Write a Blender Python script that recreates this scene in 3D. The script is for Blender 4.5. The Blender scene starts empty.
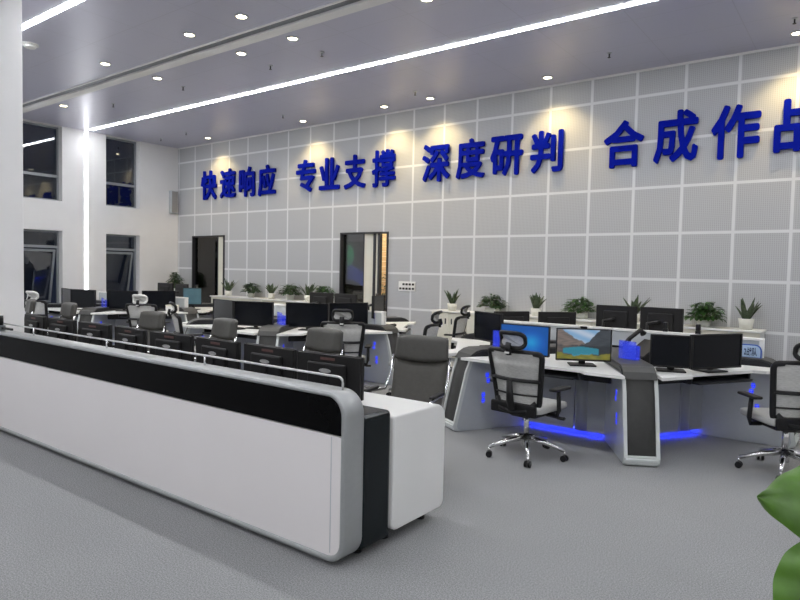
import bpy, bmesh, math, random
from mathutils import Vector, Matrix
random.seed(7)
S = bpy.context.scene
C = S.collection
PI = math.pi
rad = math.radians

# ------------------------------------------------------------------ materials
def mat(name, col, rough=0.5, metal=0.0, spec=0.5, emit=None, estr=0.0, noise=0.0, nscale=50.0, bump=0.0, alpha=1.0, trans=0.0, coat=0.0):
    m = bpy.data.materials.new(name); m.use_nodes = True
    nt = m.node_tree; b = nt.nodes['Principled BSDF']
    b.inputs['Base Color'].default_value = (*col, 1)
    b.inputs['Roughness'].default_value = rough
    b.inputs['Metallic'].default_value = metal
    b.inputs['Specular IOR Level'].default_value = spec
    b.inputs['Coat Weight'].default_value = coat
    b.inputs['Alpha'].default_value = alpha
    b.inputs['Transmission Weight'].default_value = trans
    if emit:
        b.inputs['Emission Color'].default_value = (*emit, 1)
        b.inputs['Emission Strength'].default_value = estr
    if noise or bump:
        tc = nt.nodes.new('ShaderNodeTexCoord'); n = nt.nodes.new('ShaderNodeTexNoise')
        n.inputs['Scale'].default_value = nscale; n.inputs['Detail'].default_value = 4
        nt.links.new(tc.outputs['Object'], n.inputs['Vector'])
        if noise:
            r = nt.nodes.new('ShaderNodeMapRange')
            r.inputs['From Min'].default_value = 0.3; r.inputs['From Max'].default_value = 0.7
            r.inputs['To Min'].default_value = 1 - noise; r.inputs['To Max'].default_value = 1 + noise
            nt.links.new(n.outputs['Fac'], r.inputs['Value'])
            mx = nt.nodes.new('ShaderNodeVectorMath'); mx.operation = 'SCALE'
            mx.inputs[0].default_value = col
            nt.links.new(r.outputs['Result'], mx.inputs['Scale'])
            nt.links.new(mx.outputs['Vector'], b.inputs['Base Color'])
        if bump:
            bp = nt.nodes.new('ShaderNodeBump'); bp.inputs['Strength'].default_value = bump
            bp.inputs['Distance'].default_value = 0.01
            nt.links.new(n.outputs['Fac'], bp.inputs['Height']); nt.links.new(bp.outputs['Normal'], b.inputs['Normal'])
    return m

M = {}
M['plaster'] = mat('plaster', (.74, .735, .735), .75, noise=.015, nscale=3)
M['console_white'] = mat('console_white', (.80, .77, .765), .35, noise=.01, nscale=2, coat=.2)
M['desk_white'] = mat('desk_white', (.80, .80, .78), .3, noise=.01, nscale=4)
M['cream'] = mat('cream', (.72, .70, .60), .5, noise=.02, nscale=4)
M['silver'] = mat('silver', (.42, .435, .435), .36, metal=.6, noise=.02, nscale=30)
M['satin'] = mat('satin', (.50, .525, .55), .42, metal=.25, noise=.02, nscale=20)
M['lipsilver'] = mat('lipsilver', (.66, .69, .68), .35, metal=.2, noise=.02, nscale=30)
M['rail'] = mat('rail', (.6, .6, .6), .35, metal=.8, noise=.02, nscale=40)
M['chrome'] = mat('chrome', (.78, .78, .78), .14, metal=1.0, noise=.02, nscale=40)
M['blackglass'] = mat('blackglass', (.0025, .0025, .003), .07, spec=.06, noise=.1, nscale=10)
M['blackgloss'] = mat('blackgloss', (.006, .010, .012), .2, spec=.25, noise=.1, nscale=10)
M['black'] = mat('black', (.010, .010, .011), .45, spec=.3, noise=.1, nscale=60)
M['darkplastic'] = mat('darkplastic', (.015, .0145, .015), .5, spec=.3, noise=.1, nscale=40)
M['leather'] = mat('leather', (.072, .070, .064), .5, spec=.3, noise=.06, nscale=25, bump=.15)
M['chairleather'] = mat('chairleather', (.084, .080, .072), .52, spec=.3, noise=.06, nscale=30, bump=.15)
M['wingleather'] = mat('wingleather', (.064, .064, .062), .5, spec=.3, noise=.05, nscale=25, bump=.1)
M['edgeblack'] = mat('edgeblack', (.013, .014, .017), .4, spec=.3, noise=.08, nscale=40)
M['laminate'] = mat('laminate', (.34, .36, .395), .45, noise=.03, nscale=12)
M['partition'] = mat('partition', (.50, .53, .54), .5, noise=.02, nscale=12)
M['fabric'] = mat('fabric', (.40, .40, .39), .9, noise=.1, nscale=200, bump=.2)
M['blueacrylic'] = mat('blueacrylic', (.06, .10, .70), .2, emit=(.03, .06, 1), estr=.10, noise=.1, nscale=5, alpha=.5)
M['blueglow'] = mat('blueglow', (.02, .03, .8), .3, emit=(.02, .04, 1), estr=9, noise=.02, nscale=5)
M['bluesign'] = mat('bluesign', (.02, .03, .6), .3, emit=(.02, .05, 1), estr=.4, noise=.02, nscale=5)
M['letter'] = mat('letter', (.001, .008, .30), .6, spec=.04, noise=.05, nscale=6)
M['led'] = mat('led', (1, 1, 1), .5, emit=(.97, .985, 1), estr=16, noise=.01, nscale=5)
M['ledv'] = mat('ledv', (1, 1, 1), .5, emit=(.97, .985, 1), estr=3.2, noise=.01, nscale=5)
M['lampwarm'] = mat('lampwarm', (1, .9, .7), .5, emit=(1, .86, .58), estr=9, noise=.01, nscale=5)
M['framegrey'] = mat('framegrey', (.19, .20, .22), .4, metal=.4, noise=.03, nscale=30)
M['framedark'] = mat('framedark', (.025, .025, .03), .4, noise=.03, nscale=30)
M['winframe'] = mat('winframe', (.30, .32, .34), .4, metal=.4, noise=.03, nscale=30)
M['pot'] = mat('pot', (.66, .66, .60), .35, noise=.04, nscale=20)
M['soil'] = mat('soil', (.03, .02, .015), .9, noise=.3, nscale=80)
M['leafdark'] = mat('leafdark', (.022, .06, .016), .45, noise=.45, nscale=14)
M['leafmid'] = mat('leafmid', (.035, .10, .02), .45, noise=.45, nscale=14)
M['leafspike'] = mat('leafspike', (.055, .085, .04), .45, noise=.55, nscale=30)
M['leafbig'] = mat('leafbig', (.065, .165, .010), .4, noise=.5, nscale=9, bump=.2)
M['stem'] = mat('stem', (.10, .14, .05), .6, noise=.2, nscale=40)
M['redlabel'] = mat('redlabel', (.11, .05, .045), .5, noise=.2, nscale=60)
M['logo'] = mat('logo', (.42, .42, .42), .35, noise=.1, nscale=60)
M['lightmesh'] = mat('lightmesh', (.5, .5, .48), .8, noise=.1, nscale=200)
M['speakergrey'] = mat('speakergrey', (.30, .29, .28), .7, noise=.1, nscale=150)
M['signpale'] = mat('signpale', (.45, .60, .80), .4, noise=.03, nscale=10)
M['signblue'] = mat('signblue', (.03, .10, .45), .4, noise=.03, nscale=10)
M['signtext'] = mat('signtext', (.006, .02, .10), .5, noise=.03, nscale=10)
M['wood'] = mat('wood', (.55, .40, .25), .6, noise=.15, nscale=8)
M['camgreen'] = mat('camgreen', (.05, .42, .22), .5, emit=(.05, .45, .2), estr=.15, noise=.25, nscale=4)
M['camblue'] = mat('camblue', (.02, .06, .4), .5, emit=(.02, .06, .5), estr=.15, noise=.25, nscale=4)
M['scr_dark'] = mat('scr_dark', (.003, .004, .007), .22, spec=.25, noise=.1, nscale=5)
M['palescreen'] = mat('palescreen', (.06, .12, .14), .4, emit=(.1, .25, .3), estr=.04, noise=.2, nscale=6)

# see-through woven mesh of the task chairs
def mesh_fabric():
    m = mat('seatmesh', (.56, .56, .54), .8)
    nt = m.node_tree; b = nt.nodes['Principled BSDF']
    tc = nt.nodes.new('ShaderNodeTexCoord'); n = nt.nodes.new('ShaderNodeTexNoise')
    mp = nt.nodes.new('ShaderNodeMapping'); mp.inputs['Scale'].default_value = (12, 12, 60)
    n.inputs['Scale'].default_value = 3; n.inputs['Detail'].default_value = 3
    nt.links.new(tc.outputs['Object'], mp.inputs['Vector']); nt.links.new(mp.outputs['Vector'], n.inputs['Vector'])
    r = nt.nodes.new('ShaderNodeMapRange')
    r.inputs['From Min'].default_value = .3; r.inputs['From Max'].default_value = .7
    r.inputs['To Min'].default_value = .72; r.inputs['To Max'].default_value = .95
    nt.links.new(n.outputs['Fac'], r.inputs['Value']); nt.links.new(r.outputs['Result'], b.inputs['Alpha'])
    return m
M['seatmesh'] = mesh_fabric()

def glass_mat(name, tint, refl):
    m = bpy.data.materials.new(name); m.use_nodes = True
    nt = m.node_tree; nt.nodes.clear()
    o = nt.nodes.new('ShaderNodeOutputMaterial'); t = nt.nodes.new('ShaderNodeBsdfTransparent')
    g = nt.nodes.new('ShaderNodeBsdfGlossy'); mx = nt.nodes.new('ShaderNodeMixShader'); f = nt.nodes.new('ShaderNodeFresnel')
    f.inputs['IOR'].default_value = 1.5
    mr = nt.nodes.new('ShaderNodeMath'); mr.operation = 'MULTIPLY_ADD'; mr.inputs[1].default_value = 1.0; mr.inputs[2].default_value = refl
    t.inputs['Color'].default_value = (*tint, 1); g.inputs['Roughness'].default_value = .03
    nt.links.new(f.outputs['Fac'], mr.inputs[0]); nt.links.new(mr.outputs['Value'], mx.inputs['Fac'])
    nt.links.new(t.outputs['BSDF'], mx.inputs[1]); nt.links.new(g.outputs['BSDF'], mx.inputs[2])
    nt.links.new(mx.outputs['Shader'], o.inputs['Surface'])
    return m
M['winglass'] = glass_mat('winglass', (.5, .55, .6), .05)
M['doorglass'] = glass_mat('doorglass', (.55, .56, .58), .03)

def vc_screen(name, strength):
    m = bpy.data.materials.new(name); m.use_nodes = True
    nt = m.node_tree; b = nt.nodes['Principled BSDF']
    a = nt.nodes.new('ShaderNodeAttribute'); a.attribute_name = 'Col'
    b.inputs['Base Color'].default_value = (.01, .01, .01, 1); b.inputs['Roughness'].default_value = .3
    nt.links.new(a.outputs['Color'], b.inputs['Emission Color']); b.inputs['Emission Strength'].default_value = strength
    return m
M['scr_pic'] = vc_screen('scr_pic', .26)

PX, PZ, X0, Z0 = .6997, .695, -14.175, 1.5475      # wall panel module
def grid_wall():
    m = bpy.data.materials.new('perforated_panels'); m.use_nodes = True
    nt = m.node_tree; N = nt.nodes; L = nt.links; b = N['Principled BSDF']
    b.inputs['Roughness'].default_value = .6
    tc = N.new('ShaderNodeTexCoord'); sp = N.new('ShaderNodeSeparateXYZ'); L.new(tc.outputs['Object'], sp.inputs[0])
    def lin(sock, off, per, width, soft):
        a = N.new('ShaderNodeMath'); a.operation = 'SUBTRACT'; L.new(sock, a.inputs[0]); a.inputs[1].default_value = off
        d = N.new('ShaderNodeMath'); d.operation = 'PINGPONG'; L.new(a.outputs[0], d.inputs[0]); d.inputs[1].default_value = per / 2
        r = N.new('ShaderNodeMapRange'); L.new(d.outputs[0], r.inputs['Value'])
        r.inputs['From Min'].default_value = width; r.inputs['From Max'].default_value = width + soft
        r.inputs['To Min'].default_value = 1; r.inputs['To Max'].default_value = 0
        return r.outputs['Result']
    v = lin(sp.outputs['X'], X0, PX, .017, .008); h = lin(sp.outputs['Z'], Z0, PZ, .017, .008)
    mxm = N.new('ShaderNodeMath'); mxm.operation = 'MAXIMUM'; L.new(v, mxm.inputs[0]); L.new(h, mxm.inputs[1])
    # fine vertical ribs of perforation plus a row pattern
    rib = lin(sp.outputs['X'], 0, .026, .004, .004); row = lin(sp.outputs['Z'], 0, .026, .006, .005)
    hole = N.new('ShaderNodeMath'); hole.operation = 'MULTIPLY'; L.new(rib, hole.inputs[0]); L.new(row, hole.inputs[1])
    c1 = N.new('ShaderNodeMixRGB'); L.new(hole.outputs[0], c1.inputs['Fac'])
    c1.inputs['Color1'].default_value = (.47, .48, .495, 1); c1.inputs['Color2'].default_value = (.37, .375, .39, 1)
    c2 = N.new('ShaderNodeMixRGB'); L.new(mxm.outputs[0], c2.inputs['Fac']); L.new(c1.outputs[0], c2.inputs['Color1'])
    c2.inputs['Color2'].default_value = (.68, .69, .70, 1)
    L.new(c2.outputs[0], b.inputs['Base Color'])
    return m
M['gridwall'] = grid_wall()

def carpet():
    m = bpy.data.materials.new('carpet'); m.use_nodes = True
    nt = m.node_tree; N = nt.nodes; L = nt.links; b = N['Principled BSDF']; b.inputs['Roughness'].default_value = .95
    b.inputs['Specular IOR Level'].default_value = .1
    tc = N.new('ShaderNodeTexCoord')
    n = N.new('ShaderNodeTexNoise'); n.inputs['Scale'].default_value = 125; n.inputs['Detail'].default_value = 6; n.inputs['Roughness'].default_value = .8
    n2 = N.new('ShaderNodeTexNoise'); n2.inputs['Scale'].default_value = 1.3; n2.inputs['Detail'].default_value = 3
    L.new(tc.outputs['Object'], n.inputs['Vector']); L.new(tc.outputs['Object'], n2.inputs['Vector'])
    cr = N.new('ShaderNodeValToRGB'); cr.color_ramp.elements[0].position = .32; cr.color_ramp.elements[1].position = .68
    cr.color_ramp.elements[0].color = (.12, .122, .125, 1); cr.color_ramp.elements[1].color = (.52, .525, .525, 1)
    L.new(n.outputs['Fac'], cr.inputs['Fac'])
    r = N.new('ShaderNodeMapRange'); r.inputs['To Min'].default_value = .90; r.inputs['To Max'].default_value = 1.07; L.new(n2.outputs['Fac'], r.inputs['Value'])
    mx = N.new('ShaderNodeVectorMath'); mx.operation = 'SCALE'; L.new(cr.outputs['Color'], mx.inputs[0]); L.new(r.outputs['Result'], mx.inputs['Scale'])
    L.new(mx.outputs['Vector'], b.inputs['Base Color'])
    bp = N.new('ShaderNodeBump'); bp.inputs['Strength'].default_value = .5; bp.inputs['Distance'].default_value = .01
    L.new(n.outputs['Fac'], bp.inputs['Height']); L.new(bp.outputs['Normal'], b.inputs['Normal'])
    return m
M['carpet'] = carpet()

def ceilmat():
    m = bpy.data.materials.new('ceiling_panels'); m.use_nodes = True
    nt = m.node_tree; N = nt.nodes; L = nt.links; b = N['Principled BSDF']
    b.inputs['Roughness'].default_value = .34; b.inputs['Metallic'].default_value = .12
    tc = N.new('ShaderNodeTexCoord'); sp = N.new('ShaderNodeSeparateXYZ'); L.new(tc.outputs['Object'], sp.inputs[0])
    def lin(sock, off, per, width, soft):
        a = N.new('ShaderNodeMath'); a.operation = 'SUBTRACT'; L.new(sock, a.inputs[0]); a.inputs[1].default_value = off
        d = N.new('ShaderNodeMath'); d.operation = 'PINGPONG'; L.new(a.outputs[0], d.inputs[0]); d.inputs[1].default_value = per / 2
        r = N.new('ShaderNodeMapRange'); L.new(d.outputs[0], r.inputs['Value'])
        r.inputs['From Min'].default_value = width; r.inputs['From Max'].default_value = width + soft
        r.inputs['To Min'].default_value = 1; r.inputs['To Max'].default_value = 0
        return r.outputs['Result']
    v = lin(sp.outputs['X'], -.3, 1.088, .002, .005); h = lin(sp.outputs['Y'], 3.75, .84, .002, .005)
    mxm = N.new('ShaderNodeMath'); mxm.operation = 'MAXIMUM'; L.new(v, mxm.inputs[0]); L.new(h, mxm.inputs[1])
    c2 = N.new('ShaderNodeMixRGB'); L.new(mxm.outputs[0], c2.inputs['Fac'])
    c2.inputs['Color1'].default_value = (.475, .475, .58, 1); c2.inputs['Color2'].default_value = (.40, .40, .48, 1)
    L.new(c2.outputs[0], b.inputs['Base Color'])
    return m
M['ceil'] = ceilmat()

# ------------------------------------------------------------------ mesh helpers
def xf(loc=(0, 0, 0), rz=0, rx=0, ry=0):
    return Matrix.Translation(loc) @ Matrix.Rotation(rz, 4, 'Z') @ Matrix.Rotation(ry, 4, 'Y') @ Matrix.Rotation(rx, 4, 'X')
def merge(bm, src, mx=None, mi=0):
    vs = [bm.verts.new((mx @ v.co) if mx else v.co) for v in src.verts]
    src.verts.index_update()
    for f in src.faces:
        try: nf = bm.faces.new([vs[v.index] for v in f.verts]); nf.material_index = mi if mi else f.material_index; nf.smooth = f.smooth
        except ValueError: pass
    src.free()
def box(bm, x0, x1, y0, y1, z0, z1, bev=0, seg=2, mx=None, mi=0):
    t = bmesh.new(); bmesh.ops.create_cube(t, size=1)
    for v in t.verts: v.co = Vector(((x0 + x1) / 2 + v.co.x * (x1 - x0), (y0 + y1) / 2 + v.co.y * (y1 - y0), (z0 + z1) / 2 + v.co.z * (z1 - z0)))
    if bev: bmesh.ops.bevel(t, geom=t.edges[:], offset=bev, segments=seg, affect='EDGES', profile=.5)
    merge(bm, t, mx, mi)
def cyl(bm, a, b, r, r2=None, n=12, mx=None, mi=0):
    a = Vector(a); b = Vector(b); d = b - a; r2 = r if r2 is None else r2
    t = bmesh.new(); bmesh.ops.create_cone(t, cap_ends=True, segments=n, radius1=r, radius2=r2, depth=d.length)
    for f in t.faces: f.smooth = len(f.verts) == 4
    q = Matrix.Translation((a + b) / 2) @ d.to_track_quat('Z', 'Y').to_matrix().to_4x4()
    merge(bm, t, (mx @ q) if mx else q, mi)
def tube(bm, pts, r, n=8, mx=None, closed=False, mi=0, sx=1.0, up=Vector((0, 0, 1))):
    pts = [Vector(p) for p in pts]; rings = []; N = len(pts)
    for i, p in enumerate(pts):
        if closed: d = pts[(i + 1) % N] - pts[i - 1]
        else: d = pts[min(i + 1, N - 1)] - pts[max(i - 1, 0)]
        d.normalize(); u = up if abs(d.dot(up)) < .95 else Vector((0, 1, 0))
        s = d.cross(u).normalized(); w = s.cross(d).normalized()
        rr = r[i] if isinstance(r, (list, tuple)) else r
        ring = []
        for k in range(n):
            a = 2 * PI * k / n; c = p + s * math.cos(a) * rr * sx + w * math.sin(a) * rr
            ring.append(bm.verts.new((mx @ c) if mx else c))
        rings.append(ring)
    m = N if closed else N - 1
    for i in range(m):
        A = rings[i]; B = rings[(i + 1) % N]
        for k in range(n):
            f = bm.faces.new((A[k], A[(k + 1) % n], B[(k + 1) % n], B[k])); f.smooth = True; f.material_index = mi
    if not closed:
        bm.faces.new(rings[0][::-1]).material_index = mi; bm.faces.new(rings[-1]).material_index = mi
def prism(bm, poly, t0, t1, axis='Z', bev=0, mx=None, mi=0):
    """poly in the plane across the axis, extruded between t0 and t1"""
    t = bmesh.new()
    def P(a, b, c):
        return {'Z': (a, b, c), 'Y': (a, c, b), 'X': (c, a, b)}[axis]
    v0 = [t.verts.new(P(a, b, t0)) for a, b in poly]; v1 = [t.verts.new(P(a, b, t1)) for a, b in poly]
    n = len(poly); t.faces.new(v0); t.faces.new(v1[::-1])
    for i in range(n): t.faces.new((v0[i], v1[i], v1[(i + 1) % n], v0[(i + 1) % n]))
    bmesh.ops.recalc_face_normals(t, faces=t.faces[:])
    if bev: bmesh.ops.bevel(t, geom=[e for e in t.edges if len(e.link_faces) == 2 and e.calc_face_angle(0) > .6], offset=bev, segments=2, affect='EDGES')
    merge(bm, t, mx, mi)
def rrect(x0, x1, z0, z1, r, n=6):
    rs = r if isinstance(r, (list, tuple)) else [r] * 4        # bl, br, tr, tl
    out = []
    for (cx, cz, a0, q) in ((x0 + rs[0], z0 + rs[0], PI, rs[0]), (x1 - rs[1], z0 + rs[1], 1.5 * PI, rs[1]), (x1 - rs[2], z1 - rs[2], 0, rs[2]), (x0 + rs[3], z1 - rs[3], .5 * PI, rs[3])):
        for k in range(n + 1):
            a = a0 + .5 * PI * k / n; out.append((cx + q * math.cos(a), cz + q * math.sin(a)))
    return out
def ring(bm, outer, inner, t0, t1, axis='Y', mx=None, mi=0):
    t = bmesh.new(); n = len(outer)
    def P(a, b, c): return {'Z': (a, b, c), 'Y': (a, c, b), 'X': (c, a, b)}[axis]
    o0 = [t.verts.new(P(a, b, t0)) for a, b in outer]; o1 = [t.verts.new(P(a, b, t1)) for a, b in outer]
    i0 = [t.verts.new(P(a, b, t0)) for a, b in inner]; i1 = [t.verts.new(P(a, b, t1)) for a, b in inner]
    for k in range(n):
        j = (k + 1) % n
        t.faces.new((o0[k], o0[j], i0[j], i0[k])); t.faces.new((o1[k], i1[k], i1[j], o1[j]))
        t.faces.new((o0[k], o1[k], o1[j], o0[j])).smooth = True; t.faces.new((i0[k], i0[j], i1[j], i1[k])).smooth = True
    bmesh.ops.recalc_face_normals(t, faces=t.faces[:])
    merge(bm, t, mx, mi)
def pad(bm, w, d, h, r, mx, puff=.0, mi=0, nx=10, nz=10):
    """soft cushion: a superellipsoid slab w x d x h centred at the origin"""
    t = bmesh.new(); bmesh.ops.create_cube(t, size=1)
    bmesh.ops.subdivide_edges(t, edges=t.edges[:], cuts=9, use_grid_fill=True)
    for v in t.verts:
        c = v.co * 2
        x = max(-1 + r / w * 2, min(1 - r / w * 2, c.x)); y = max(-1 + r / d * 2, min(1 - r / d * 2, c.y)) if d > 2 * r else 0; z = max(-1 + r / h * 2, min(1 - r / h * 2, c.z))
        base = Vector((x * w / 2, y * d / 2, z * h / 2)); full = Vector((c.x * w / 2, c.y * d / 2, c.z * h / 2)); dv = full - base
        rd = min(r, d / 2)
        if dv.length > 1e-6:
            dv = Vector((dv.x / r, dv.y / rd, dv.z / r)); dv.normalize(); dv = Vector((dv.x * r, dv.y * rd, dv.z * r))
        p = base + dv
        p.y += (puff * (1 - c.x ** 2) * (1 - c.z ** 2)) * (1 if c.y > 0 else -1)
        v.co = p
    for f in t.faces: f.smooth = True
    merge(bm, t, mx, mi)
def obj(name, bm, m, parent=None, smooth=False, bev=0):
    me = bpy.data.meshes.new(name)
    bmesh.ops.recalc_face_normals(bm, faces=bm.faces[:])
    bm.to_mesh(me); bm.free()
    for q in (m if isinstance(m, (list, tuple)) else [m]): me.materials.append(M[q] if isinstance(q, str) else q)
    o = bpy.data.objects.new(name, me); C.objects.link(o)
    if parent: o.parent = parent
    if smooth:
        for p in me.polygons: p.use_smooth = True
    if bev:
        b = o.modifiers.new('bevel', 'BEVEL'); b.width = bev; b.segments = 2; b.limit_method = 'ANGLE'; b.angle_limit = .6
    return o
def B(): return bmesh.new()
def tag(o, label, cat, group=None, kind=None):
    if label: o['label'] = label
    if cat: o['category'] = cat
    if group: o['group'] = group
    if kind: o['kind'] = kind
    return o
def empty(name, loc=(0, 0, 0), rz=0):
    o = bpy.data.objects.new(name, None); C.objects.link(o); o.location = loc; o.rotation_euler = (0, 0, rz); o.empty_display_size = .1
    return o
def thing(name, label, cat, loc=(0, 0, 0), rz=0, group=None):
    return tag(empty(name, loc, rz), label, cat, group)
def dup(root, loc, rz, label, group=None):
    def rec(o, par):
        c = o.copy(); C.objects.link(c); c.parent = par
        for ch in o.children: rec(ch, c)
        return c
    r = rec(root, None); r.location = loc; r.rotation_euler = (0, 0, rz); r['label'] = label
    if group: r['group'] = group
    return r
def struct(name, bm, m, parent=None, **k):
    o = obj(name, bm, m, parent, **k); o['kind'] = 'structure'; return o

# ------------------------------------------------------------------ room
XL, XR, YB, YF, ZC = -14.92, 3.2, 9.93, -5.5, 4.73
b = B(); box(b, XL - .4, XR + .2, YF - .2, YB + 2.2, -.1, 0); struct('floor', b, 'carpet')
b = B(); box(b, XL - .4, XR + .2, YF - .2, YB + 2.2, ZC, ZC + .1); struct('ceiling', b, 'ceil')
b = B(); box(b, XR, XR + .2, YF - .2, YB + .2, 0, ZC); struct('wall_right', b, 'plaster')
b = B(); box(b, XL - .3, XR, YF - .2, YF, 0, ZC); struct('wall_front', b, 'plaster')
# back wall with two door openings
D1 = (-14.25, -12.93, 2.39); D2 = (-9.03, -7.745, 2.375)
b = B()
for x0, x1, z0 in ((XL, D1[0], 0), (D1[1], D2[0], 0), (D2[1], XR, 0), (D1[0], D1[1], D1[2]), (D2[0], D2[1], D2[2])):
    box(b, x0, x1, YB, YB + .15, z0, ZC)
struct('wall_back', b, 'gridwall')
# left wall with four window openings
W = [(6.04, 6.92, 3.03, ZC - .01), (7.95, 8.83, 3.03, ZC - .01), (6.04, 6.92, .6, 2.35), (7.95, 8.83, .6, 2.35)]
b = B()
for y0, y1 in ((YF, 6.04), (6.92, 7.95), (8.83, YB + .15)): box(b, XL - .3, XL, y0, y1, 0, ZC)
for y0, y1 in ((6.04, 6.92), (7.95, 8.83)):
    box(b, XL - .3, XL, y0, y1, 0, .6); box(b, XL - .3, XL, y0, y1, 2.35, 3.03); box(b, XL - .3, XL, y0, y1, ZC - .01, ZC)
struct('wall_left', b, 'plaster')
for i, (y0, y1, z0, z1) in enumerate(W):
    xg = XL - .2
    zt = 3.6 if i < 2 else 1.98
    e = empty('window_%d' % (i + 1), (xg, (y0 + y1) / 2, z0)); e['kind'] = 'structure'
    hw = (y1 - y0) / 2; hh = z1 - z0; t = zt - z0
    b = B()
    box(b, -.03, .03, -hw, -hw + .04, 0, hh); box(b, -.03, .03, hw - .04, hw, 0, hh)
    box(b, -.03, .03, -hw + .04, hw - .04, 0, .04); box(b, -.03, .03, -hw + .04, hw - .04, hh - .04, hh)
    box(b, -.03, .03, -hw + .04, hw - .04, t - .03, t + .03)
    struct('window_frame', b, 'winframe', e)
    b = B(); box(b, -.006, .006, -hw + .04, hw - .04, t + .03, hh - .04)
    if i < 2: box(b, -.006, .006, -hw + .04, hw - .04, .04, t - .03)
    struct('window_pane', b, 'winglass', e)
    if i >= 2:                                                  # top-hung sash, pushed open
        mx = xf((-.02, 0, t - .06), ry=rad(12))
        b = B(); L = t - .12; w = hw - .06
        box(b, -.02, .02, -w, -w + .05, -L, 0, mx=mx); box(b, -.02, .02, w - .05, w, -L, 0, mx=mx)
        box(b, -.02, .02, -w + .05, w - .05, -.05, 0, mx=mx); box(b, -.02, .02, -w + .05, w - .05, -L, -L + .05, mx=mx)
        s = struct('open_sash', b, 'winframe', e)
        b = B(); box(b, -.005, .005, -w + .05, w - .05, -L + .05, -.05, mx=mx); struct('sash_pane', b, 'winglass', s)
# adjoining corridor behind the doors
b = B(); box(b, XL - .3, XR, YB + 2.0, YB + 2.2, 0, ZC); struct('wall_corridor', b, 'cream')
b = B(); box(b, -11.3, -11.2, YB + .15, YB + 2.0, 0, ZC); struct('wall_corridor_partition', b, 'plaster')
b = B(); box(b, -6.3, -6.2, YB + .15, YB + 2.0, 0, ZC); struct('wall_corridor_end', b, 'plaster')
# free standing square column on the left
b = B(); box(b, -8.7, -7.83, 2.66, 3.20, 0, ZC, bev=.01); struct('trim_1', b, 'plaster')
# ceiling slot and lip running along the room
b = B(); box(b, XL, XR, 5.52, 5.64, ZC - .004, ZC, mi=1); box(b, XL, XR, 5.64, 5.80, ZC - .035, ZC)
box(b, XL, XR, 5.50, 5.52, ZC - .02, ZC)
struct('trim_2', b, ['plaster', 'framegrey'])
# thin white cornice on top of the panelled wall
b = B(); box(b, XL, XR, YB - .02, YB, ZC - .03, ZC); struct('trim_3', b, 'plaster')
b = B(); box(b, XL, D1[0], YB - .012, YB, 0, .1); box(b, D1[1], D2[0], YB - .012, YB, 0, .1); box(b, D2[1], XR, YB - .012, YB, 0, .1); struct('baseboard_back', b, 'satin')
b = B(); box(b, XL, XL + .012, YF, YB - .02, 0, .1); struct('baseboard_left', b, 'satin')

# doors
def door(name, x0, x1, zt, kind):
    e = empty(name, (x0, YB, 0)); e['kind'] = 'structure'; w = x1 - x0
    b = B(); f = .032
    box(b, 0, f, -.03, .17, 0, zt); box(b, w - f, w, -.03, .17, 0, zt); box(b, f, w - f, -.03, .17, zt - f, zt)
    if kind == 2:
        for q in (.695, .79): box(b, w * q - .02, w * q + .03, .02, .10, 0, zt - f)
    struct('door_frame', b, 'framedark', e)
    g0, g1 = (f, w * .76) if kind == 1 else (f, w * .48)
    b = B(); box(b, g0, g1, .05, .065, .0, zt - f); s = struct('glass_leaf', b, 'doorglass', e)
    b = B(); box(b, g1 - .02, g1, .04, .075, .0, zt - f); struct('leaf_edge', b, 'framedark', s)
    b = B()
    if kind == 1: box(b, g1, w - f, .05, .09, .0, zt - f)
    else: box(b, g1, w * .695 - .02, .05, .09, .0, zt - f); box(b, w * .695 + .03, w * .79 - .02, .05, .09, 0, zt - f)
    struct('solid_leaf', b, 'cream', e)
    return e
door('door_1', D1[0], D1[1], D1[2], 1)
door('door_2', D2[0], D2[1], D2[2], 2)
# what the second door shows: wood clad wall, an added board imitating reflections in the glass, and a plant
b = B()
for k in range(22): box(b, -9.8, -8.9, YB + 1.9, YB + 1.98, .02 + k * .12, .125 + k * .12, bev=.006)
struct('trim_4', b, 'wood')
b = B(); box(b, -14.9, -9.82, YB + 1.93, YB + 1.99, 0, 3.2); struct('trim_5', b, 'framegrey')
t = thing('reflection_board', 'added dark board, green and blue patches standing in for reflections in the right doorway glass', 'board', (-10.4, YB + 1.91, 1.1))
b = B(); box(b, -.5, .5, -.02, .02, 0, 1.2); obj('panel', b, 'framedark', t)
b = B(); prism(b, [(-.12 + .22 * math.cos(a * PI / 8), .85 + .28 * math.sin(a * PI / 8)) for a in range(16)], -.035, -.022, 'Y'); tag(obj('green_patch', b, 'camgreen', t), 'green patch', None)
b = B(); prism(b, [(-.45, .25), (.1, .25), (.4, .1), (.42, .45), (.0, .62), (-.45, .6)], -.035, -.022, 'Y'); tag(obj('blue_patch', b, 'camblue', t), 'blue patch', None)

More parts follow.
